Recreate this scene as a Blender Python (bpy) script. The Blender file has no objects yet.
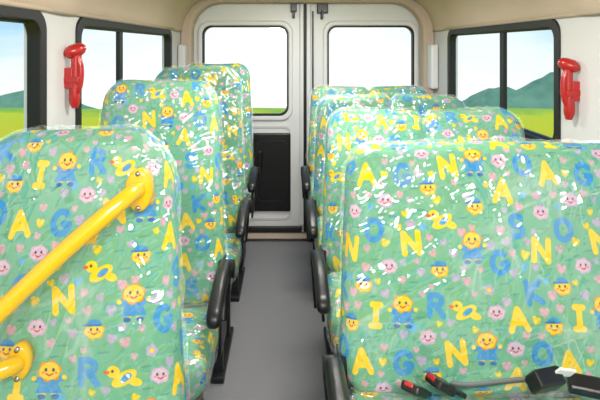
import bpy, bmesh, math, random
import numpy as np
from mathutils import Vector, Matrix, noise as mnoise
random.seed(4); rng=np.random.RandomState(7)
S=bpy.context.scene
S.view_settings.view_transform='Standard'
H=1.55; F=492.0
XL,XR=-0.86,1.19
YF,YR=-0.8,4.12

# ---------------------------------------------------------------- helpers
def srgb(r,g,b):
    def c(v):
        v/=255.0
        return v/12.92 if v<=.04045 else ((v+.055)/1.055)**2.4
    return (c(r),c(g),c(b),1)
def mat(name,col,rough=.5,metal=0,noise=0.0,nscale=20,bump=0,coat=0,spec=.5):
    m=bpy.data.materials.new(name); m.use_nodes=True
    nt=m.node_tree; b=nt.nodes['Principled BSDF']
    b.inputs['Base Color'].default_value=col
    b.inputs['Roughness'].default_value=rough
    b.inputs['Metallic'].default_value=metal
    b.inputs['Coat Weight'].default_value=coat
    b.inputs['Specular IOR Level'].default_value=spec
    tc=nt.nodes.new('ShaderNodeTexCoord'); n=nt.nodes.new('ShaderNodeTexNoise')
    n.inputs['Scale'].default_value=nscale; n.inputs['Detail'].default_value=4
    nt.links.new(tc.outputs['Object'],n.inputs['Vector'])
    if noise>0:
        mx=nt.nodes.new('ShaderNodeMixRGB')
        mx.inputs[1].default_value=col
        mx.inputs[2].default_value=tuple(max(0,c*(1-noise)) for c in col[:3])+(1,)
        nt.links.new(n.outputs['Fac'],mx.inputs[0]); nt.links.new(mx.outputs[0],b.inputs['Base Color'])
    if bump>0:
        bp=nt.nodes.new('ShaderNodeBump'); bp.inputs['Strength'].default_value=bump; bp.inputs['Distance'].default_value=.002
        nt.links.new(n.outputs['Fac'],bp.inputs['Height']); nt.links.new(bp.outputs[0],b.inputs['Normal'])
    return m
def empty(name,loc=(0,0,0)):
    e=bpy.data.objects.new(name,None); e.empty_display_size=.1; e.location=loc
    S.collection.objects.link(e); return e
def obj(name,me,m=None,parent=None,smooth=False):
    o=bpy.data.objects.new(name,me); S.collection.objects.link(o)
    if m: me.materials.append(m)
    if smooth:
        for p in me.polygons: p.use_smooth=True
    if parent:
        o.parent=parent; o.matrix_parent_inverse=Matrix.Translation(-parent.location)
    return o
def rr(a0,a1,b0,b1,r,k=8,ns=1,nt=1):
    """rounded rect loop, ccw from bottom-left; ns subdivisions of horizontal edges, nt vertical"""
    pts=[]
    C=[((a1-r,b0+r),-90),((a1-r,b1-r),0),((a0+r,b1-r),90),((a0+r,b0+r),180)]
    for j,((cx,cy),s) in enumerate(C):
        arc=[(cx+r*math.cos(math.radians(s+90*i/k)),cy+r*math.sin(math.radians(s+90*i/k))) for i in range(k+1)]
        pts+=arc
        nx=C[(j+1)%4]; ss=nx[1]
        q=(nx[0][0]+r*math.cos(math.radians(ss)),nx[0][1]+r*math.sin(math.radians(ss)))
        n=nt if j%2==0 else ns
        p=arc[-1]
        for i in range(1,n): pts.append((p[0]+(q[0]-p[0])*i/n,p[1]+(q[1]-p[1])*i/n))
    return pts
def ring(name,o,i,mapf,w0,w1,m,parent=None,bev=0):
    A=rr(*o); B=rr(*i); n=len(A)
    v=[mapf(p[0],p[1],w0) for p in A]+[mapf(p[0],p[1],w0) for p in B]+[mapf(p[0],p[1],w1) for p in A]+[mapf(p[0],p[1],w1) for p in B]
    f=[]
    for k in range(n):
        l=(k+1)%n
        f+= [(k,l,n+l,n+k),(2*n+k,3*n+k,3*n+l,2*n+l),(k,2*n+k,2*n+l,l),(n+k,n+l,3*n+l,3*n+k)]
    me=bpy.data.meshes.new(name); me.from_pydata(v,[],f)
    bm=bmesh.new(); bm.from_mesh(me); bmesh.ops.remove_doubles(bm,verts=bm.verts,dist=1e-6); bmesh.ops.recalc_face_normals(bm,faces=bm.faces); bm.to_mesh(me); bm.free()
    ob=obj(name,me,m,parent)
    if bev:
        md=ob.modifiers.new('b','BEVEL'); md.width=bev; md.segments=3; md.angle_limit=math.radians(50)
    return ob
def boxes(name,lst,m,parent=None,bev=.004,seg=2):
    """lst of (x0,x1,y0,y1,z0,z1)"""
    bm=bmesh.new()
    for b in lst:
        mt=Matrix.Translation(((b[0]+b[1])/2,(b[2]+b[3])/2,(b[4]+b[5])/2))@Matrix.Diagonal((abs(b[1]-b[0]),abs(b[3]-b[2]),abs(b[5]-b[4]),1))
        if len(b)>6: # rotation matrix about centre
            c=Vector(((b[0]+b[1])/2,(b[2]+b[3])/2,(b[4]+b[5])/2))
            mt=Matrix.Translation(c)@b[6].to_4x4()@Matrix.Translation(-c)@mt
        bmesh.ops.create_cube(bm,size=1,matrix=mt)
    if bev: bmesh.ops.bevel(bm,geom=bm.edges[:],offset=bev,segments=seg,affect='EDGES',profile=.5,clamp_overlap=True)
    me=bpy.data.meshes.new(name); bm.to_mesh(me); bm.free()
    return obj(name,me,m,parent)
def tube(name,pts,rad,m,parent=None,n=16,smooth_path=0):
    pts=[Vector(p) for p in pts]
    if not hasattr(rad,'__len__'): rad=[rad]*len(pts)
    if smooth_path:
        for _ in range(smooth_path):
            np_,nr=[pts[0]],[rad[0]]
            for a,b,ra,rb in zip(pts[:-1],pts[1:],rad[:-1],rad[1:]):
                np_+=[a*.75+b*.25,a*.25+b*.75]; nr+=[ra*.75+rb*.25,ra*.25+rb*.75]
            np_.append(pts[-1]); nr.append(rad[-1]); pts,rad=np_,nr
    v=[];f=[]
    t=(pts[1]-pts[0]).normalized(); up=Vector((0,0,1)) if abs(t.z)<.9 else Vector((1,0,0))
    nrm=t.cross(up).normalized()
    for i,p in enumerate(pts):
        t=(pts[min(i+1,len(pts)-1)]-pts[max(i-1,0)]).normalized()
        nrm=(nrm-t*nrm.dot(t)).normalized(); b=t.cross(nrm)
        for k in range(n):
            a=2*math.pi*k/n; v.append(p+(nrm*math.cos(a)+b*math.sin(a))*rad[i])
    for i in range(len(pts)-1):
        for k in range(n):
            l=(k+1)%n; f.append((i*n+k,i*n+l,(i+1)*n+l,(i+1)*n+k))
    f.append(tuple(range(n))[::-1]); f.append(tuple((len(pts)-1)*n+k for k in range(n)))
    me=bpy.data.meshes.new(name); me.from_pydata(v,[],f)
    bm=bmesh.new(); bm.from_mesh(me); bmesh.ops.recalc_face_normals(bm,faces=bm.faces); bm.to_mesh(me); bm.free()
    return obj(name,me,m,parent,True)
def pillow(name,a,b,r,R,T,bulge,mapf,m,parent=None,ns=36,nt=24,uvo=(0,0),k=8,SC=None):
    """padded slab: outline 2a x 2b, corner r, edge radius R, thickness T; mapf(u,v,w,s)"""
    loops=[]
    def L(d,w,sc=1.0):
        rad=max(r-d,.004)
        pts=rr(-a+d,a-d,-b+d,b-d,rad,k,ns,nt)
        loops.append([(p[0]*sc,p[1]*sc,w) for p in pts])
    SC=SC or [.08,.25,.42,.58,.72,.84,.93]
    for s in SC: L(R,-bulge*(1-s**2.2),s)
    for i in range(7):
        th=math.radians(90*i/6); L(R*(1-math.sin(th)),R*(1-math.cos(th)))
    for i in range(7):
        th=math.radians(90-90*i/6); L(R*(1-math.sin(th)),T-R*(1-math.cos(th)))
    for s in SC[::-1]: L(R,T+bulge*.4*(1-s**2.2),s)
    n=len(loops[0]); v=[];uv=[]
    for lp in loops:
        for (x,y,w) in lp:
            ww=max(w,0)
            ex=0 if a-abs(x)>R*1.6 else math.copysign(1,x)
            ey=0 if b-abs(y)>R*1.6 else math.copysign(1,y)
            uv.append((x+ex*ww+uvo[0],y+ey*ww+uvo[1])); v.append(mapf(x,y,w))
    f=[]
    for i in range(len(loops)-1):
        for q in range(n):
            l=(q+1)%n; f.append((i*n+q,i*n+l,(i+1)*n+l,(i+1)*n+q))
    f.append(tuple(range(n))[::-1]); e=(len(loops)-1)*n; f.append(tuple(e+q for q in range(n)))
    me=bpy.data.meshes.new(name); me.from_pydata(v,[],f)
    ul=me.uv_layers.new(name='UVMap')
    for p in me.polygons:
        for li in p.loop_indices: ul.data[li].uv=uv[me.loops[li].vertex_index]
    bm=bmesh.new(); bm.from_mesh(me); bmesh.ops.recalc_face_normals(bm,faces=bm.faces); bm.to_mesh(me); bm.free()
    return obj(name,me,m,parent,True)

# ---------------------------------------------------------------- printed fabric (drawn in code)
TW,TH=1060,948
img=np.zeros((TH,TW,3),np.float32); img[:]=(104/255,164/255,132/255)
def paint(cx,cy,R,fn,col,rot=0,al=1.0):
    R=int(R)+2; icx,icy=int(round(cx)),int(round(cy))
    ix=np.arange(icx-R,icx+R); iy=np.arange(icy-R,icy+R)
    X,Y=np.meshgrid(ix-cx,iy-cy); c,s=math.cos(rot),math.sin(rot)
    x=X*c+Y*s; y=-X*s+Y*c
    mk=np.clip(.5-fn(x,y)/1.5,0,1)[...,None]*al
    g=np.ix_(iy%TH,ix%TW)
    img[g]=img[g]*(1-mk)+np.array(col,np.float32)/255*mk
def seg(x,y,a,b):
    ax,ay=a;bx,by=b;dx,dy=bx-ax,by-ay;l=dx*dx+dy*dy+1e-9
    t=np.clip(((x-ax)*dx+(y-ay)*dy)/l,0,1)
    return np.hypot(x-ax-t*dx,y-ay-t*dy)
def arcp(cx,cy,rx,ry,a0,a1,n=12): return [(cx+rx*math.cos(math.radians(a0+(a1-a0)*i/n)),cy+ry*math.sin(math.radians(a0+(a1-a0)*i/n))) for i in range(n+1)]
LET={'N':[[(-.38,-.5),(-.38,.5),(.38,-.5),(.38,.5)]],
'A':[[(-.42,-.5),(0,.5),(.42,-.5)],[(-.22,-.15),(.22,-.15)]],
'I':[[(0,-.5),(0,.5)],[(-.2,.5),(.2,.5)],[(-.2,-.5),(.2,-.5)]],
'O':[arcp(0,0,.4,.48,0,360,20)],
'G':[arcp(0,0,.4,.48,50,330,16)+[(.38,-.05),(.1,-.05)]],
'S':[arcp(0,.24,.3,.25,30,270,12)+arcp(0,-.25,.3,.25,90,-150,12)],
'R':[[(-.3,-.5),(-.3,.5),(0,.5)]+arcp(0,.24,.28,.25,90,-90,8)+[(-.3,0)],[(0,0),(.35,-.5)]],
'K':[[(-.3,-.5),(-.3,.5)],[(.35,.5),(-.25,0),(.35,-.5)]]}
YEL=(234,192,24);BLU=(54,136,192);LBL=(92,162,204);LIL=(176,156,186);PNK=(206,152,168);ORG=(214,134,44);DRK=(50,50,80)
def letter(ch,cx,cy,h,col,rot=0,th=.15):
    def fn(x,y):
        d=None
        for pl in LET[ch]:
            for a,b in zip(pl[:-1],pl[1:]):
                e=seg(x,y,(a[0]*h,a[1]*h),(b[0]*h,b[1]*h)); d=e if d is None else np.minimum(d,e)
        return d-th*h
    paint(cx,cy,h*.95,fn,col,rot)
def ell(cx,cy,rx,ry,col,rot=0): paint(cx,cy,max(rx,ry)+3,lambda x,y:(np.sqrt((x/rx)**2+(y/ry)**2)-1)*min(rx,ry),col,rot)
def strokes(cx,cy,pl,w,col,rot=0):
    R=max(max(abs(p[0]),abs(p[1])) for p in pl)+w+3
    def fn(x,y):
        d=None
        for a,b in zip(pl[:-1],pl[1:]):
            e=seg(x,y,a,b); d=e if d is None else np.minimum(d,e)
        return d-w
    paint(cx,cy,R,fn,col,rot)
def heart(cx,cy,s,col,rot=0):
    def fn(x,y):
        X=x/s;Y=y/s+.15
        return ((X*X+Y*Y-.55)**3-X*X*Y**3*1.1)*s*.8
    paint(cx,cy,s*1.3,fn,col,rot)
def face(cx,cy,s,col,hair):
    for i in range(6):
        a=math.radians(60*i+15); ell(cx+s*.75*math.cos(a),cy+s*.6*math.sin(a),s*.42,s*.4,hair)
    ell(cx,cy,s*.95,s*.78,col)
    ell(cx-s*.35,cy+s*.1,s*.13,s*.17,DRK); ell(cx+s*.35,cy+s*.1,s*.13,s*.17,DRK)
    ell(cx-s*.6,cy-s*.15,s*.15,s*.1,(225,110,90)); ell(cx+s*.6,cy-s*.15,s*.15,s*.1,(225,110,90))
    strokes(cx,cy,[(-s*.3,-s*.25),(0,-s*.42),(s*.3,-s*.25)],s*.07,(180,50,50))
def capface(cx,cy,s):
    face(cx,cy,s,YEL,(215,155,35))
    paint(cx,cy+s*.62,s*1.2,lambda x,y:np.maximum((np.sqrt((x/(s*.8))**2+(y/(s*.5))**2)-1)*s*.5,-y-s*.12),BLU)
    strokes(cx,cy+s*.52,[(-s*1.05,0),(s*.7,0)],s*.12,(35,105,170))
def kid(cx,cy,s,col=YEL,body=BLU,hair=ORG):
    for q in (-1,1):
        strokes(cx,cy-s*1.1,[(q*s*.35,s*.4),(q*s*.45,-s*.45)],s*.2,YEL); ell(cx+q*s*.55,cy-s*1.65,s*.33,s*.2,(40,95,165))
    strokes(cx,cy-s*.5,[(-s*1.15,s*.25),(-s*.3,0),(s*.3,0),(s*1.15,s*.35)],s*.24,body)
    ell(cx-s*1.25,cy-s*.2,s*.22,s*.2,YEL); ell(cx+s*1.25,cy-s*.1,s*.22,s*.2,YEL)
    paint(cx,cy-s*.75,s*1.6,lambda x,y:np.maximum(np.abs(x)-(s*.85-y*.45),np.abs(y)-s*.62),body)
    face(cx,cy+s*.4,s*.9,col,hair)
def bird(cx,cy,s):
    ell(cx,cy,s*1.15,s*.55,YEL,.5); ell(cx-s*.9,cy+s*.6,s*.55,s*.5,YEL); ell(cx+s*.9,cy-s*.35,s*.6,s*.35,YEL,-.3)
    ell(cx-s*.95,cy+s*.65,s*.12,s*.13,DRK); ell(cx+s*.15,cy+s*.05,s*.55,s*.28,BLU,.6); ell(cx-s*1.45,cy+s*.55,s*.26,s*.15,(210,80,50))
def flower(cx,cy,s,col):
    for i in range(5):
        a=math.radians(72*i); ell(cx+s*.6*math.cos(a),cy+s*.6*math.sin(a),s*.42,s*.42,col)
    ell(cx,cy,s*.35,s*.35,YEL)
K=TW/188.0
items=[('L','N',53,36,YEL,.1),('L','O',17,46,BLU,0),('f',80,12),('k',112,32),('L','G',138,18,BLU,.1),('L','S',158,50,BLU,0),('L','N',180,28,YEL,-.1),
('p',32,14),('p',28,74),('b',84,56),('f',118,68),('L','A',148,82,YEL,-.1),('p',184,62),
('L','A',8,98,YEL,.1),('L','G',46,98,BLU,-.1),('f',72,86),('L','N',94,106,YEL,.12),('k',122,110),('p',68,120),('L','O',172,106,BLU,0),('f',184,130),
('L','I',20,138,YEL,-.05),('k',45,142),('L','R',76,148,BLU,0),('b',104,142),('p',132,142),('L','A',152,136,YEL,.1),('L','K',168,160,BLU,.1),('f',8,164),('p',148,110),('F',126,162,LIL)]
cent=[]
for it in items:
    if it[0]=='L': cent.append((it[2],it[3],11))
    else: cent.append((it[1],it[2],13 if it[0] in 'kb' else 9))
def dist(x,y):
    m=99
    for cx,cy,r in cent:
        dx=(x-cx+94)%188-94; dy=(y-cy+84)%168-84
        m=min(m,math.hypot(dx,dy)-r)
    return m
for _ in range(4000):
    x,y=rng.rand()*188,rng.rand()*168
    if dist(x,y)>4.0:
        c=[PNK,PNK,LIL,LBL,LIL,YEL,PNK][rng.randint(7)]
        q=rng.rand()
        if q<.66: heart(x*K,y*K,(3.4+rng.rand()*2.4)*K*.9,c,rng.rand()-.5)
        else: strokes(x*K,y*K,[(-4.5*K,0),(-3*K,K*.9),(-1.5*K,-K*.5),(0,K*.8),(1.5*K,-K*.4),(4*K,0)],.32*K,(60,122,124),.15)
        cent.append((x,y,6.2))
for it in items:
    t=it[0]
    if t=='L': letter(it[1],it[2]*K,it[3]*K,18.5*K,it[4],it[5])
    elif t=='f': capface(it[1]*K,it[2]*K,7.6*K)
    elif t=='p': face(it[1]*K,it[2]*K,7.4*K,(205,172,190),LIL)
    elif t=='k': kid(it[1]*K,it[2]*K+3*K,9.6*K)
    elif t=='b': bird(it[1]*K,it[2]*K,9.4*K)
    elif t=='F': flower(it[1]*K,it[2]*K,5*K,it[3])
px=np.ones((TH,TW,4),np.float32); px[...,:3]=np.clip(img,0,1)
im=bpy.data.images.new('printed_fabric_pattern',TW,TH); im.pixels.foreach_set(px.ravel()); im.update(); im.pack()

def fabric():
    m=bpy.data.materials.new('printed_fabric'); m.use_nodes=True
    nt=m.node_tree;N=nt.nodes;Lk=nt.links; b=N['Principled BSDF']
    uv=N.new('ShaderNodeUVMap'); uv.uv_map='UVMap'
    mp=N.new('ShaderNodeMapping'); mp.inputs['Scale'].default_value=(1/.53,1/.474,1)
    Lk.new(uv.outputs[0],mp.inputs[0])
    it=N.new('ShaderNodeTexImage'); it.image=im; it.extension='REPEAT'; Lk.new(mp.outputs[0],it.inputs[0])
    tc=N.new('ShaderNodeTexCoord')
    wv=N.new('ShaderNodeTexNoise'); wv.inputs['Scale'].default_value=900; Lk.new(tc.outputs['Object'],wv.inputs['Vector'])
    mul=N.new('ShaderNodeMixRGB'); mul.blend_type='MULTIPLY'; mul.inputs[0].default_value=.15
    Lk.new(it.outputs[0],mul.inputs[1]); Lk.new(wv.outputs['Fac'],mul.inputs[2]); Lk.new(mul.outputs[0],b.inputs['Base Color'])
    b.inputs['Roughness'].default_value=.85; b.inputs['Specular IOR Level'].default_value=.2
    return m
M_fab=fabric()
def film():
    m=bpy.data.materials.new('clear_plastic_wrap'); m.use_nodes=True
    nt=m.node_tree;N=nt.nodes;Lk=nt.links; N.remove(N['Principled BSDF'])
    tc=N.new('ShaderNodeTexCoord')
    def ridg(scale,sc,rot,det=2,dist=.8,ab=True):
        q0=N.new('ShaderNodeMapping'); q0.inputs['Rotation'].default_value=rot; Lk.new(tc.outputs['Object'],q0.inputs[0])
        q=N.new('ShaderNodeMapping'); q.inputs['Scale'].default_value=sc; Lk.new(q0.outputs[0],q.inputs[0])
        n=N.new('ShaderNodeTexNoise'); n.inputs['Scale'].default_value=scale; n.inputs['Detail'].default_value=det; n.inputs['Distortion'].default_value=dist
        Lk.new(q.outputs[0],n.inputs['Vector'])
        s=N.new('ShaderNodeMath'); s.operation='SUBTRACT'; s.inputs[1].default_value=.5; Lk.new(n.outputs['Fac'],s.inputs[0])
        if not ab: return s.outputs[0]
        a=N.new('ShaderNodeMath'); a.operation='ABSOLUTE'; Lk.new(s.outputs[0],a.inputs[0]); return a.outputs[0]
    def math_(op,a,b,c=None):
        s=N.new('ShaderNodeMath'); s.operation=op
        for i,vv in enumerate((a,b,c)):
            if vv is None: continue
            if isinstance(vv,(int,float)): s.inputs[i].default_value=vv
            else: Lk.new(vv,s.inputs[i])
        return s.outputs[0]
    r1=ridg(13,(1,1,.12),(0,.25,0),.5,.35); r2=ridg(10,(.16,1,1),(0,.2,0),.5,.35); r3=ridg(24,(1,1,.12),(0,-.35,0),.5,.4); r4=ridg(30,(.18,1,1),(0,.5,0),.5,.3)
    h=math_('MULTIPLY_ADD',r2,1.0,r1); h=math_('MULTIPLY_ADD',r3,.45,h); h=math_('MULTIPLY_ADD',r4,.35,h)
    bp=N.new('ShaderNodeBump'); bp.inputs['Strength'].default_value=1; bp.inputs['Distance'].default_value=.034; Lk.new(h,bp.inputs['Height'])
    fr=N.new('ShaderNodeFresnel'); fr.inputs[0].default_value=1.55; Lk.new(bp.outputs[0],fr.inputs['Normal'])
    k=math_('MULTIPLY_ADD',fr.outputs[0],2.4,.0); k=math_('MINIMUM',k,.30)
    co=N.new('ShaderNodeCombineColor')
    for i in range(3): Lk.new(k,co.inputs[i])
    gl=N.new('ShaderNodeBsdfGlossy'); gl.inputs['Roughness'].default_value=.075; Lk.new(bp.outputs[0],gl.inputs['Normal']); Lk.new(co.outputs[0],gl.inputs['Color'])
    tr=N.new('ShaderNodeBsdfTransparent'); tr.inputs[0].default_value=(.955,.965,.965,1)
    def line(r,w):
        mr=N.new('ShaderNodeMapRange'); mr.inputs[1].default_value=w; mr.inputs[2].default_value=0; mr.inputs[3].default_value=0; mr.inputs[4].default_value=1; Lk.new(r,mr.inputs[0]); return mr.outputs[0]
    msk=N.new('ShaderNodeTexNoise'); msk.inputs['Scale'].default_value=5; Lk.new(tc.outputs['Object'],msk.inputs['Vector'])
    mm=N.new('ShaderNodeMapRange'); mm.inputs[1].default_value=.46; mm.inputs[2].default_value=.66; Lk.new(msk.outputs['Fac'],mm.inputs[0])
    ln=math_('MAXIMUM',line(r1,.03),line(r3,.03)); ln=math_('MAXIMUM',ln,line(r2,.022))
    ln=math_('MULTIPLY',ln,mm.outputs[0]); ln=math_('MULTIPLY_ADD',ln,.20,.0)
    df=N.new('ShaderNodeBsdfDiffuse'); df.inputs[0].default_value=(.95,.97,.97,1); df.inputs[1].default_value=0
    mx=N.new('ShaderNodeMixShader'); Lk.new(ln,mx.inputs[0]); Lk.new(tr.outputs[0],mx.inputs[1]); Lk.new(df.outputs[0],mx.inputs[2])
    ad=N.new('ShaderNodeAddShader'); Lk.new(mx.outputs[0],ad.inputs[0]); Lk.new(gl.outputs[0],ad.inputs[1])
    Lk.new(ad.outputs[0],N['Material Output'].inputs[0]); return m
M_film=film()
M_blk=mat('black_plastic',srgb(22,22,24),.35,noise=.3,bump=.2,nscale=200)
M_steel=mat('dark_painted_steel',srgb(40,40,42),.4,.3,noise=.2)
M_rub=mat('black_rubber',srgb(18,19,20),.5,noise=.2)
M_white=mat('white_painted_panel',srgb(234,235,235),.35,noise=.05,nscale=3)
M_pil=mat('pillar_trim_grey_white',srgb(216,215,214),.5,noise=.06,nscale=4)
M_beige=mat('headliner_beige',srgb(206,186,166),.8,noise=.14,nscale=3,bump=.3)
M_floor=mat('grey_vinyl_floor',srgb(132,132,134),.85,noise=.04,nscale=60,spec=.05)
M_yel=mat('yellow_painted_tube',srgb(240,186,26),.25,coat=.6,noise=.08,nscale=12)
M_red=mat('red_plastic',srgb(180,24,24),.3,coat=.4,noise=.15,nscale=30)
M_belt=mat('grey_belt_webbing',srgb(120,122,125),.7,noise=.2,nscale=150)
M_lab=mat('white_label',srgb(235,235,232),.6,noise=.03)
M_chrome=mat('metal',srgb(190,190,190),.25,1,noise=.1)
M_glass=bpy.data.materials.new('window_glass'); M_glass.use_nodes=True
nt=M_glass.node_tree; nt.nodes.remove(nt.nodes['Principled BSDF'])
tr=nt.nodes.new('ShaderNodeBsdfTransparent'); tr.inputs[0].default_value=(.97,.99,.985,1)
gl=nt.nodes.new('ShaderNodeBsdfGlossy'); gl.inputs['Roughness'].default_value=.03
mx=nt.nodes.new('ShaderNodeMixShader'); mx.inputs[0].default_value=.03
nt.links.new(tr.outputs[0],mx.inputs[1]); nt.links.new(gl.outputs[0],mx.inputs[2]); nt.links.new(mx.outputs[0],nt.nodes['Material Output'].inputs[0])

# ---------------------------------------------------------------- shell
boxes('floor',[(XL-.05,XR+.05,YF,YR+.1,-.06,0)],M_floor,bev=0)
WZ0,WZ1=H-.45,H+.115   # side window opening
def side(nm,x,sgn,segs):
    mapf=lambda a,b,w:(x+sgn*w,a,b)
    root=empty(nm,(x,0,H))
    for i,(y0,y1,hole) in enumerate(segs):
        if hole: ring('panel_%d'%i,(y0,y1,0,H+.16,.001),(hole[0],hole[1],WZ0,WZ1,.04),mapf,0,.06,M_pil,root)
        else: boxes('panel_%d'%i,[(min(x,x+sgn*.06),max(x,x+sgn*.06),y0,y1,0,H+.16)],M_pil,root,bev=0)
    return root
wl=[(1.02,1.72),(2.02,3.62)]; wr=[(.9,1.8),(2.16,3.60)]
side('wall_left',XL,-1,[(YF,.9,None),(.9,1.84,wl[0]),(1.84,3.75,wl[1]),(3.75,YR,None)])
side('wall_right',XR,1,[(YF,.8,None),(.8,1.95,wr[0]),(1.95,3.75,wr[1]),(3.75,YR,None)])
wn=1
def window(x,sgn,y0,y1,divs):
    global wn
    root=empty('window_%d'%wn,(x,(y0+y1)/2,H-.15)); wn+=1
    mapf=lambda a,b,w:(x+sgn*w,a,b)
    ring('rubber_seal',(y0-.022,y1+.025,WZ0-.025,WZ1+.012,.07),(y0+.02,y1-.02,WZ0+.022,WZ1-.025,.06),mapf,-.01,.04,M_rub,root,bev=.004)
    bs=[]
    for d in divs: bs.append((min(x+sgn*.02,x+sgn*.045),max(x+sgn*.02,x+sgn*.045),d-.022,d+.022,WZ0,WZ1))
    if bs: boxes('slider_post',bs,M_rub,root,bev=.003)
    boxes('slider_rail',[(min(x+sgn*.015,x+sgn*.04),max(x+sgn*.015,x+sgn*.04),y0,y1,WZ1-.035,WZ1-.015),(min(x+sgn*.015,x+sgn*.04),max(x+sgn*.015,x+sgn*.04),y0,y1,WZ0+.01,WZ0+.03)],M_rub,root,bev=.003)
    me=bpy.data.meshes.new('g'); X=x+sgn*.035
    me.from_pydata([(X,y0,WZ0),(X,y1,WZ0),(X,y1,WZ1),(X,y0,WZ1)],[],[(0,1,2,3)]); obj('glass',me,M_glass,root)
window(XL,-1,wl[0][0],wl[0][1],[]); window(XL,-1,wl[1][0],wl[1][1],[2.62])
window(XR,1,wr[0][0],wr[0][1],[]); window(XR,1,wr[1][0],wr[1][1],[2.78])

# headliner (ceiling) swept profile
prof=[(0,.125),(.012,.135),(.02,.17),(.03,.21),(.055,.27),(.10,.33),(.17,.375),(.27,.41),(.4,.43)]
full=[(XL+a,H+z) for a,z in prof]+[((XL+XR)/2,H+.44)]+[(XR-a,H+z) for a,z in prof[::-1]]
ys=np.linspace(YF,YR,60); v=[];f=[]
for yy in ys:
    rib=0
    for c in (1.88,3.80): rib=max(rib,.022*max(0,1-abs(yy-c)/.14)**.5)
    for (X,Z) in full:
        cx=(XL+XR)/2; dx,dz=cx-X,(H-.1)-Z; l=math.hypot(dx,dz); v.append((X+dx/l*rib,yy,Z+dz/l*rib))
n=len(full)
for i in range(len(ys)-1):
    for k in range(n-1): f.append((i*n+k,i*n+k+1,(i+1)*n+k+1,(i+1)*n+k))
me=bpy.data.meshes.new('ceiling'); me.from_pydata(v,[],f)
o=obj('ceiling',me,M_beige,None,True); md=o.modifiers.new('s','SOLIDIFY'); md.thickness=.03; md.offset=1
for s,x in ((1,XL),(-1,XR)):
    tube('trim_%d'%(1 if s==1 else 2),[(x+s*.010,YF,H+.134),(x+s*.010,YR-.15,H+.134)],.010,M_beige)
mapr=lambda a,b,w:(a,w,b)
ring('wall_rear',(XL,XR,-.05,H+.45,.001),(-.77,1.10,.004,H+.358,.24),mapr,3.96,4.10,M_beige,bev=.03)
boxes('trim_3',[(1.125,1.185,3.84,3.955,H-.33,H+.02)],M_white,bev=.015,seg=3)
boxes('trim_4',[(-.855,-.795,3.84,3.955,H-.33,H+.02)],M_pil,bev=.015,seg=3)

def rdoor(nm,x0,x1,w0,w1,inner,card=True):
    root=empty(nm,((x0+x1)/2,4.13,H-.6))
    zb=H-.568
    ring('door_panel',(x0,x1,-.03,H+.40,.02),(w0,w1,zb,H+.172,.07),mapr,4.13,4.18,M_white,root,bev=.006)
    ring('window_surround',(w0-.045,w1+.045,zb-.047,H+.22,.10),(w0-.006,w1+.006,zb-.006,H+.178,.075),mapr,4.105,4.135,M_white,root,bev=.012)
    ring('rubber_seal',(w0-.008,w1+.008,zb-.008,H+.18,.075),(w0+.006,w1-.006,zb+.008,H+.165,.07),mapr,4.11,4.16,M_rub,root)
    me=bpy.data.meshes.new('g'); me.from_pydata([(w0,4.155,zb-.01),(w1,4.155,zb-.01),(w1,4.155,H+.175),(w0,4.155,H+.175)],[],[(0,1,2,3)]); obj('glass',me,M_glass,root)
    ring('lower_seam',(w0-.03,w1+.03,.10,H-.66,.05),(w0-.01,w1+.01,.12,H-.68,.04),mapr,4.122,4.132,M_pil,root,bev=.002)
    if card:
        boxes('card_panel',[(inner[0],inner[1],4.108,4.132,H-1.375,H-.72)],M_blk,root,bev=.015,seg=3)
        cx=inner[0]+.06
        boxes('pull_handle',[(cx-.02,cx+.02,4.075,4.112,H-1.02,H-.86)],M_blk,root,bev=.012,seg=3)
        ring('handle_recess',(inner[0]+.03,inner[1]-.03,H-1.3,H-.78,.04),(inner[0]+.045,inner[1]-.045,H-1.285,H-.795,.035),mapr,4.098,4.11,M_steel,root)
    boxes('sill_panel',[(x0+.08,x1-.02,4.10,4.132,.005,.05)],M_steel,root,bev=.008)
    return root
d1=rdoor('door_1',-.82,.145,-.70,.005,(-.285,.03)); d2=rdoor('door_2',.155,1.15,.345,1.055,(.30,.62))
boxes('meeting_edge',[(.105,.142,4.105,4.14,.06,H+.38)],M_white,d1,bev=.008); boxes('meeting_edge',[(.16,.20,4.105,4.14,.06,H+.38)],M_white,d2,bev=.008)
boxes('centre_seal',[(.138,.164,4.10,4.17,.01,H+.38)],M_rub,d1,bev=.004)
boxes('lock_bar',[(.21,.222,4.10,4.125,.2,H+.3)],M_steel,d2,bev=.002)
boxes('top_latch',[(.03,.08,4.06,4.13,H+.29,H+.36),(.045,.065,4.05,4.13,H+.24,H+.30)],M_blk,d1,bev=.006)
boxes('top_latch',[(.25,.34,4.06,4.13,H+.28,H+.36),(.28,.30,4.05,4.13,H+.23,H+.30)],M_blk,d2,bev=.006)
boxes('threshold',[(-.76,1.09,3.92,3.955,.0,.012)],M_steel,bev=.004)

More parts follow.
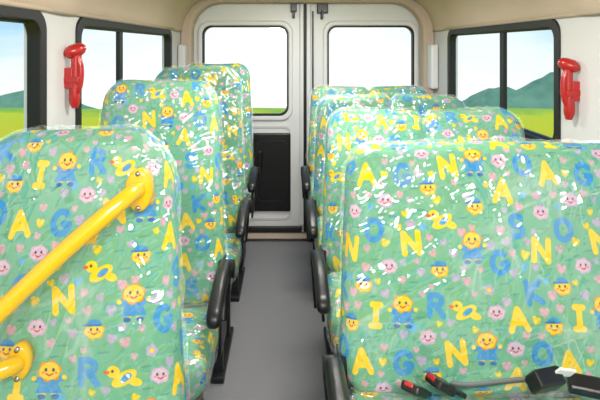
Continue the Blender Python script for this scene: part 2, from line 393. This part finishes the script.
# ---------------------------------------------------------------- seats
FS=[.05,.12,.2,.28,.36,.44,.52,.6,.67,.74,.8,.86,.91,.96]
def seat(x0,x1,d,h,side_,double,notch=0,hb=.93,arm=True,uvo=(0,0),taper=.02,hc=.90,rc=.085,armz=.86):
    """d: depth of front surface at the top, h: top below eye; side_ +1 aisle on left edge, -1 aisle on right"""
    xc=(x0+x1)/2; a=(x1-x0)/2; Ht=hb-h; b=Ht/2; rec=.13
    root=empty('bus_seat',(xc,d,0))
    def mb(u,v_,w):
        zr=(v_+b)/(2*b)
        x=u+math.copysign(1,u)*taper*(1-2*zr)*min(1,abs(u)/a)
        z=H-hb+v_+b; y=d-rec*(1-zr)+w
        if notch:
            g=math.exp(-(u/.022)**2); z-=notch*g*max(0,zr-.6)/.4
            y+= .012*g*(1 if w<.05 else -1)
        z+= .004*math.sin(u*9+d*5)*zr
        y+= .006*math.sin(v_*14+d*7)*math.cos(u*8+d)
        return (xc+x,y,z)
    pillow('backrest',a,b,rc,.042,.10,.022,mb,M_fab,root,ns=44 if double else 26,uvo=uvo)
    def mf(u,v_,w):
        p=Vector(mb(u,v_,w))
        q=Vector((p.x*7+d*3,p.y*7,p.z*3.2))
        q2=Vector((p.x*3+5,p.y*7,p.z*9+u*7))
        n1=abs(mnoise.noise(q)); n2=abs(mnoise.noise(q2)); n3=abs(mnoise.noise(Vector((p.x*22,p.y*18,p.z*14+d))))
        e=.003+.012*(n1*.6+n2*.5)+.006*n3
        edge=max(0,1-min(a-abs(u),b-abs(v_))/.07)
        e+=edge*.008*n3
        dr=Vector((math.copysign(1,u)*max(0,1-(a-abs(u))/.05) if a-abs(u)<.05 else 0, 0, math.copysign(1,v_)*(1-(b-abs(v_))/.05) if b-abs(v_)<.05 else 0))
        dr.y=-1 if w<.03 else (1 if w>.07 else 0)
        if dr.length<1e-6: dr.y=-1
        return p+dr.normalized()*e
    pillow('plastic_wrap',a,b,rc,.042,.10,.022,mf,M_film,root,ns=90 if double else 50,nt=56,k=10,SC=FS)
    zc=H-hc; cb=.225; yb=d-rec-cb+.045
    def mc(u,v_,w): return (xc+u,yb+v_,zc-w-.02*(v_/cb)*1-.012*math.cos(u*6))
    def mcf(u,v_,w):
        p=Vector(mc(u,v_,w)); n3=abs(mnoise.noise(p*14))+abs(mnoise.noise(Vector((p.x*5,p.y*14,p.z*8))))
        k=1.012+.02*n3
        return (xc+(p.x-xc)*k,yb+(p.y-yb)*k,p.z+(.004+.012*n3)*(1 if w<.06 else -1))
    pillow('cushion',a+.012,cb,.06,.045,.13,.018,mc,M_fab,root,ns=30,nt=14,uvo=(uvo[0]+.2,uvo[1]+.3))
    pillow('cushion_wrap',a+.012,cb,.06,.045,.13,.018,mcf,M_film,root,ns=60,nt=34)
    boxes('under_frame',[(x0+.03,x1-.03,yb-.18,yb+.2,zc-.175,zc-.135),
        (x0+.05,x0+.09,yb-.16,yb-.12,.02,zc-.15),(x0+.05,x0+.09,yb+.12,yb+.16,.02,zc-.15),
        (x1-.09,x1-.05,yb-.16,yb-.12,.02,zc-.15),(x1-.09,x1-.05,yb+.12,yb+.16,.02,zc-.15),
        (x0+.04,x0+.10,yb-.2,yb+.22,0,.03),(x1-.10,x1-.04,yb-.2,yb+.22,0,.03)],M_steel,root,bev=.006)
    if arm:
        xe=(x0-.03) if side_>0 else (x1+.03)
        zA=H-armz; yA=d-rec+.03
        boxes('side_bracket',[(xe+(.008 if side_>0 else -.02),xe+(.02 if side_>0 else -.008),yA-.10,yA+.06,zc-.17,zA+.03)],M_blk,root,bev=.005)
        def ma(u,v_,w):
            t=(u+.18)/.36
            zz=zA+v_*(1.0-.25*(1-t))-.03*(1-t)**2+.02*math.sin(t*3.14)
            return (xe-.026+w,yA-.19+.02+u,zz)
        pillow('armrest',.18,.036,.034,.018,.046,.003,ma,M_blk,root,ns=14,nt=3,k=6)
        tube('hinge',[(xe-.032,yA,zA-.005),(xe-.028,yA,zA-.005),(xe+.03,yA,zA-.005)],[.03,.034,.034],M_blk,root,n=24)
        tube('brace',[(xe-.006,yA-.02,zA-.02),(xe-.006,yA-.03,zA-.10),(xe-.006,yA-.07,zA-.17)],[.026,.02,.016],M_blk,root,smooth_path=2)
    return root
seat(.158,1.05,1.42,.286,1,True,0,uvo=(-.115,.03))
seat(.158,1.03,2.11,.276,1,True,.03,uvo=(.1,.1))
seat(.158,1.03,2.77,.278,1,True,.03,uvo=(.3,.2))
seat(.158,1.03,3.52,.285,1,True,.03,uvo=(.2,.34))
seat(-.84,-.275,1.27,.222,-1,False,0,arm=False,uvo=(.13,.1),hb=1.0,hc=.98,taper=.035,rc=.13)
seat(-.785,-.265,2.02,.140,-1,False,0,uvo=(.3,.02),taper=.028,hb=1.0,hc=.98,rc=.10)
seat(-.775,-.25,2.77,.118,-1,False,0,uvo=(.05,.2),taper=.02,hb=1.0,hc=.98,rc=.10)
seat(-.765,-.25,3.50,.118,-1,False,0,uvo=(.4,.3),taper=.02,hb=1.0,hc=.98,rc=.10)

# ---------------------------------------------------------------- grab handle on the front left seat
def P(px,py,d): return ((px-287)*d/F,d,H-(py-47)*d/F)
g=empty('grab_handle',P(100,220,1.15))
p=[P(139,190,1.20),P(133,192,1.15),P(120,203,1.11),P(60,254,1.06),P(0,312,1.02),P(-50,360,1.01),P(-70,395,1.04),P(-50,400,1.08),P(-10,375,1.10),P(12,366,1.12),P(20,362,1.15)]
tube('tube',p,.0195,M_yel,g,n=20,smooth_path=3)
def flange(px,py,d,r):
    c=Vector(P(px,py,d))
    o_=tube('flange',[Vector((0,-.008,0)),Vector((0,-.004,0)),Vector((0,.006,0)),Vector((0,.02,0))],[r*.85,r,r,r],M_yel,None,n=28)
    for v_ in o_.data.vertices: v_.co=Vector((v_.co.x*.72,v_.co.y,v_.co.z*1.15))+c
    o_.parent=g; o_.matrix_parent_inverse=Matrix.Translation(-g.location)
    for sg in (-1,1):
        q=c+Vector((0,-.012,sg*r*.92))
        tube('bolt',[q,q+Vector((0,.012,0))],[.006,.007],M_chrome,g,n=8)
flange(139,190,1.195,.045); flange(19,362,1.145,.036)

# ---------------------------------------------------------------- emergency hammers
def hammer(x,y,z,s):
    e=empty('emergency_hammer',(x,y,z))
    c=Vector((x,y,z))
    A=lambda dx,dy,dz: c+Vector((dx*s,dy,dz))
    tube('handle',[A(.034,0,.10),A(.036,0,.06),A(.034,0,.0),A(.03,0,-.06),A(.03,0,-.10),A(.032,0,-.128)],[.019,.018,.019,.021,.022,.012],M_red,e,smooth_path=1)
    tube('head',[A(-.004,-.02,.082),A(.008,-.015,.085),A(.02,-.008,.09),A(.042,.008,.10),A(.056,.015,.107),A(.066,.02,.11)],[.007,.020,.027,.027,.021,.008],M_red,e)
    tube('grip_guard',[A(.044,-.004,.07),A(.056,-.004,.04),A(.056,-.004,-.02),A(.046,-.004,-.06),A(.03,-.004,-.08)],.012,M_red,e,smooth_path=2)
    boxes('wall_bracket',[(min(x-.004*s,x+.03*s),max(x-.004*s,x+.03*s),y-.022,y+.022,z-.05,z+.03),(min(x-.004*s,x+.055*s),max(x-.004*s,x+.055*s),y-.026,y+.026,z-.03,z-.005)],M_red,e,bev=.004)
hammer(XL+.001,1.92,H-.11,1); hammer(XR-.001,2.02,H-.17,-1)

# ---------------------------------------------------------------- seat belts on front right seat
def rot(ax,deg): return Matrix.Rotation(math.radians(deg),3,ax)
def belt(px,py,d,yaw):
    c=P(px,py,d); e=empty('seat_belt_buckle',c)
    R=rot('Z',yaw)@rot('X',-35)
    x,y,z=c
    boxes('buckle',[(x-.024,x+.024,y-.04,y+.03,z-.011,z+.011,R)],M_blk,e,bev=.006,seg=3)
    off=R@Vector((0,-.037,.003))
    boxes('red_button',[(x+off.x-.011,x+off.x+.011,y+off.y-.004,y+off.y+.005,z+off.z-.005,z+off.z+.006,R)],M_red,e,bev=.002)
    off=R@Vector((0,.06,0))
    boxes('stalk',[(x+off.x-.014,x+off.x+.014,y+off.y-.04,y+off.y+.04,z+off.z-.006,z+off.z+.006,R)],M_blk,e,bev=.004)
belt(414,388,1.215,-38); belt(440,383,1.225,-60)
def strap(name,pts,w,m,wv=(0,0,1)):
    pts=[Vector(p) for p in pts]
    for _ in range(2):
        q=[pts[0]]
        for a,b in zip(pts[:-1],pts[1:]): q+=[a*.75+b*.25,a*.25+b*.75]
        q.append(pts[-1]); pts=q
    wv=Vector(wv).normalized()*w/2; v=[];f=[]
    for p_ in pts: v+=[p_-wv,p_+wv]
    for i in range(len(pts)-1): f.append((2*i,2*i+1,2*i+3,2*i+2))
    me=bpy.data.meshes.new(name); me.from_pydata(v,[],f); o=obj(name,me,m,None,True)
    md=o.modifiers.new('s','SOLIDIFY'); md.thickness=.003; return o
strap('seat_belt_strap',[P(450,383,1.23),P(470,385,1.225),P(500,381,1.225),P(530,378,1.22),P(545,382,1.215)],.024,M_belt,(0,-.5,.8))
e=empty('seat_belt_latch',P(560,380,1.2))
x,y,z=P(548,381,1.20); R=rot('Z',15)@rot('X',40)
boxes('cover',[(x-.045,x+.03,y-.02,y+.02,z-.025,z+.03,R)],M_blk,e,bev=.006)
x,y,z=P(565,372,1.19)
boxes('label',[(x-.022,x+.022,y-.002,y+.004,z-.016,z+.014,rot('X',35)@rot('Y',15))],M_lab,e,bev=.001)
x,y,z=P(582,384,1.19)
boxes('tongue',[(x-.03,x+.045,y-.02,y+.02,z-.02,z+.012,rot('Z',-20)@rot('X',30))],M_blk,e,bev=.006)

# ---------------------------------------------------------------- outside
def field():
    v=[];f=[]
    X=np.linspace(-60,60,61); Y=np.linspace(-30,19.9,50)
    for j,yy in enumerate(Y):
        for xx in X:
            z=-.8
            if j==len(Y)-1: z=-14
            v.append((xx,yy if j<len(Y)-1 else 23,z+ .03*math.sin(xx*.7)*math.cos(yy*.5)))
    for j in range(len(Y)-1):
        for i in range(len(X)-1): f.append((j*61+i,j*61+i+1,(j+1)*61+i+1,(j+1)*61+i))
    me=bpy.data.meshes.new('grass_field'); me.from_pydata(v,[],f)
    m=bpy.data.materials.new('grass_field'); m.use_nodes=True; nt=m.node_tree;N=nt.nodes;Lk=nt.links;b=N['Principled BSDF']
    g=N.new('ShaderNodeNewGeometry'); sp=N.new('ShaderNodeSeparateXYZ'); Lk.new(g.outputs['Position'],sp.inputs[0])
    mr=N.new('ShaderNodeMapRange'); mr.inputs[1].default_value=8; mr.inputs[2].default_value=19; Lk.new(sp.outputs['Y'],mr.inputs[0])
    nz=N.new('ShaderNodeTexNoise'); nz.inputs['Scale'].default_value=.6; nz.inputs['Detail'].default_value=6; Lk.new(g.outputs['Position'],nz.inputs['Vector'])
    ad=N.new('ShaderNodeMath'); ad.operation='MULTIPLY_ADD'; ad.inputs[1].default_value=.6; Lk.new(nz.outputs['Fac'],ad.inputs[0]); Lk.new(mr.outputs[0],ad.inputs[2])
    sb=N.new('ShaderNodeMath'); sb.operation='SUBTRACT'; sb.inputs[1].default_value=.3; Lk.new(ad.outputs[0],sb.inputs[0])
    cr=N.new('ShaderNodeValToRGB'); Lk.new(sb.outputs[0],cr.inputs[0])
    el=cr.color_ramp.elements; el[0].color=srgb(225,198,50); el[0].position=.25; el[1].color=srgb(135,178,80); el[1].position=1
    q=el.new(.78); q.color=srgb(212,204,60)
    Lk.new(cr.outputs[0],b.inputs['Base Color']); b.inputs['Roughness'].default_value=1; b.inputs['Specular IOR Level'].default_value=0
    return obj('grass_field',me,m)
field()
def hills():
    me=bpy.data.meshes.new('distant_hills'); v=[];f=[]
    X=np.linspace(-140,140,141); Y=np.linspace(60,110,26)
    def top(x):
        t=-13
        for c,w,hh in ((50,13,9.2),(37,8,6.2),(74,25,7),(-45,12,5.4),(-62,18,6.6)): t=max(t,-11.5+hh*math.exp(-((x-c)/w)**2))
        return t
    for yy in Y:
        s=math.exp(-((yy-85)/16)**2)
        for xx in X: v.append((xx,yy,-20+(top(xx)+20)*s+.35*math.sin(xx*.9+yy)*math.cos(yy*.8)*s))
    for j in range(25):
        for i in range(140): f.append((j*141+i,j*141+i+1,(j+1)*141+i+1,(j+1)*141+i))
    me.from_pydata(v,[],f)
    m=mat('hill_vegetation',srgb(134,172,136),1,noise=.55,nscale=.5,spec=0)
    return obj('distant_hills',me,m,None,True)
hills()

# world
w=bpy.data.worlds.new('World'); S.world=w; w.use_nodes=True; nt=w.node_tree;N=nt.nodes;Lk=nt.links
tc=N.new('ShaderNodeTexCoord'); sp=N.new('ShaderNodeSeparateXYZ'); Lk.new(tc.outputs['Generated'],sp.inputs[0])
ab=N.new('ShaderNodeMath'); ab.operation='ABSOLUTE'; Lk.new(sp.outputs['X'],ab.inputs[0])
ma=N.new('ShaderNodeMath'); ma.operation='MULTIPLY_ADD'; ma.inputs[1].default_value=.36; Lk.new(ab.outputs[0],ma.inputs[0]); Lk.new(sp.outputs['Z'],ma.inputs[2])
nz=N.new('ShaderNodeTexNoise'); nz.inputs['Scale'].default_value=5; nz.inputs['Detail'].default_value=5
mp=N.new('ShaderNodeMapping'); mp.inputs['Scale'].default_value=(1,1,4); Lk.new(tc.outputs['Generated'],mp.inputs[0]); Lk.new(mp.outputs[0],nz.inputs['Vector'])
m2=N.new('ShaderNodeMath'); m2.operation='MULTIPLY_ADD'; m2.inputs[1].default_value=-.16; Lk.new(nz.outputs['Fac'],m2.inputs[0]); Lk.new(ma.outputs[0],m2.inputs[2])
mr=N.new('ShaderNodeMapRange'); mr.inputs[1].default_value=-.05; mr.inputs[2].default_value=.28; Lk.new(m2.outputs[0],mr.inputs[0])
cr=N.new('ShaderNodeValToRGB'); Lk.new(mr.outputs[0],cr.inputs[0]); el=cr.color_ramp.elements
el[0].color=srgb(250,251,248); el[0].position=0; el[1].color=srgb(80,160,222); el[1].position=1
q=el.new(.35); q.color=srgb(232,244,247); q=el.new(.6); q.color=srgb(175,216,240)
bg=N['Background']; Lk.new(cr.outputs[0],bg.inputs[0]); bg.inputs[1].default_value=1.18

# ---------------------------------------------------------------- lights
def added_fill(y,z,sx,sy,power,tilt=0):  # fill light added to brighten the cabin; its housing is made up too
    e=empty('fill_light',(.165,y,z))
    boxes('fill_housing',[(.165-sx/2-.02,.165+sx/2+.02,y-sy/2-.02,y+sy/2+.02,z+.01,z+.04)],M_white,e,bev=.008)
    l=bpy.data.lights.new('fill_area','AREA'); l.shape='RECTANGLE'; l.size=sx; l.size_y=sy; l.energy=power; l.color=(1,.97,.93)
    o=bpy.data.objects.new('fill_area',l); S.collection.objects.link(o); o.location=(.165,y,z); o.rotation_euler=(math.radians(tilt),0,0)
    o.parent=e; o.matrix_parent_inverse=Matrix.Translation(-e.location)
added_fill(-.25,H+.36,.9,.20,62,50)  # added frontal fill above the camera, in place of a flash
added_fill(1.75,H+.38,.5,.12,17); added_fill(3.0,H+.38,.5,.12,17)  # two more added fills over the aisle, out of view
s=bpy.data.lights.new('sun','SUN'); s.energy=2.4; s.angle=.05; so=bpy.data.objects.new('sun',s); S.collection.objects.link(so); so.rotation_euler=(math.radians(20),math.radians(12),0); so.location=(0,0,8)

cam=bpy.data.cameras.new('camera'); co=bpy.data.objects.new('camera',cam); S.collection.objects.link(co); S.camera=co
co.location=(0,0,H); co.rotation_euler=(math.radians(90),0,0); cam.sensor_width=36; cam.lens=F/600*36; cam.shift_x=13/600; cam.shift_y=-153/600; cam.clip_start=.02; cam.clip_end=500
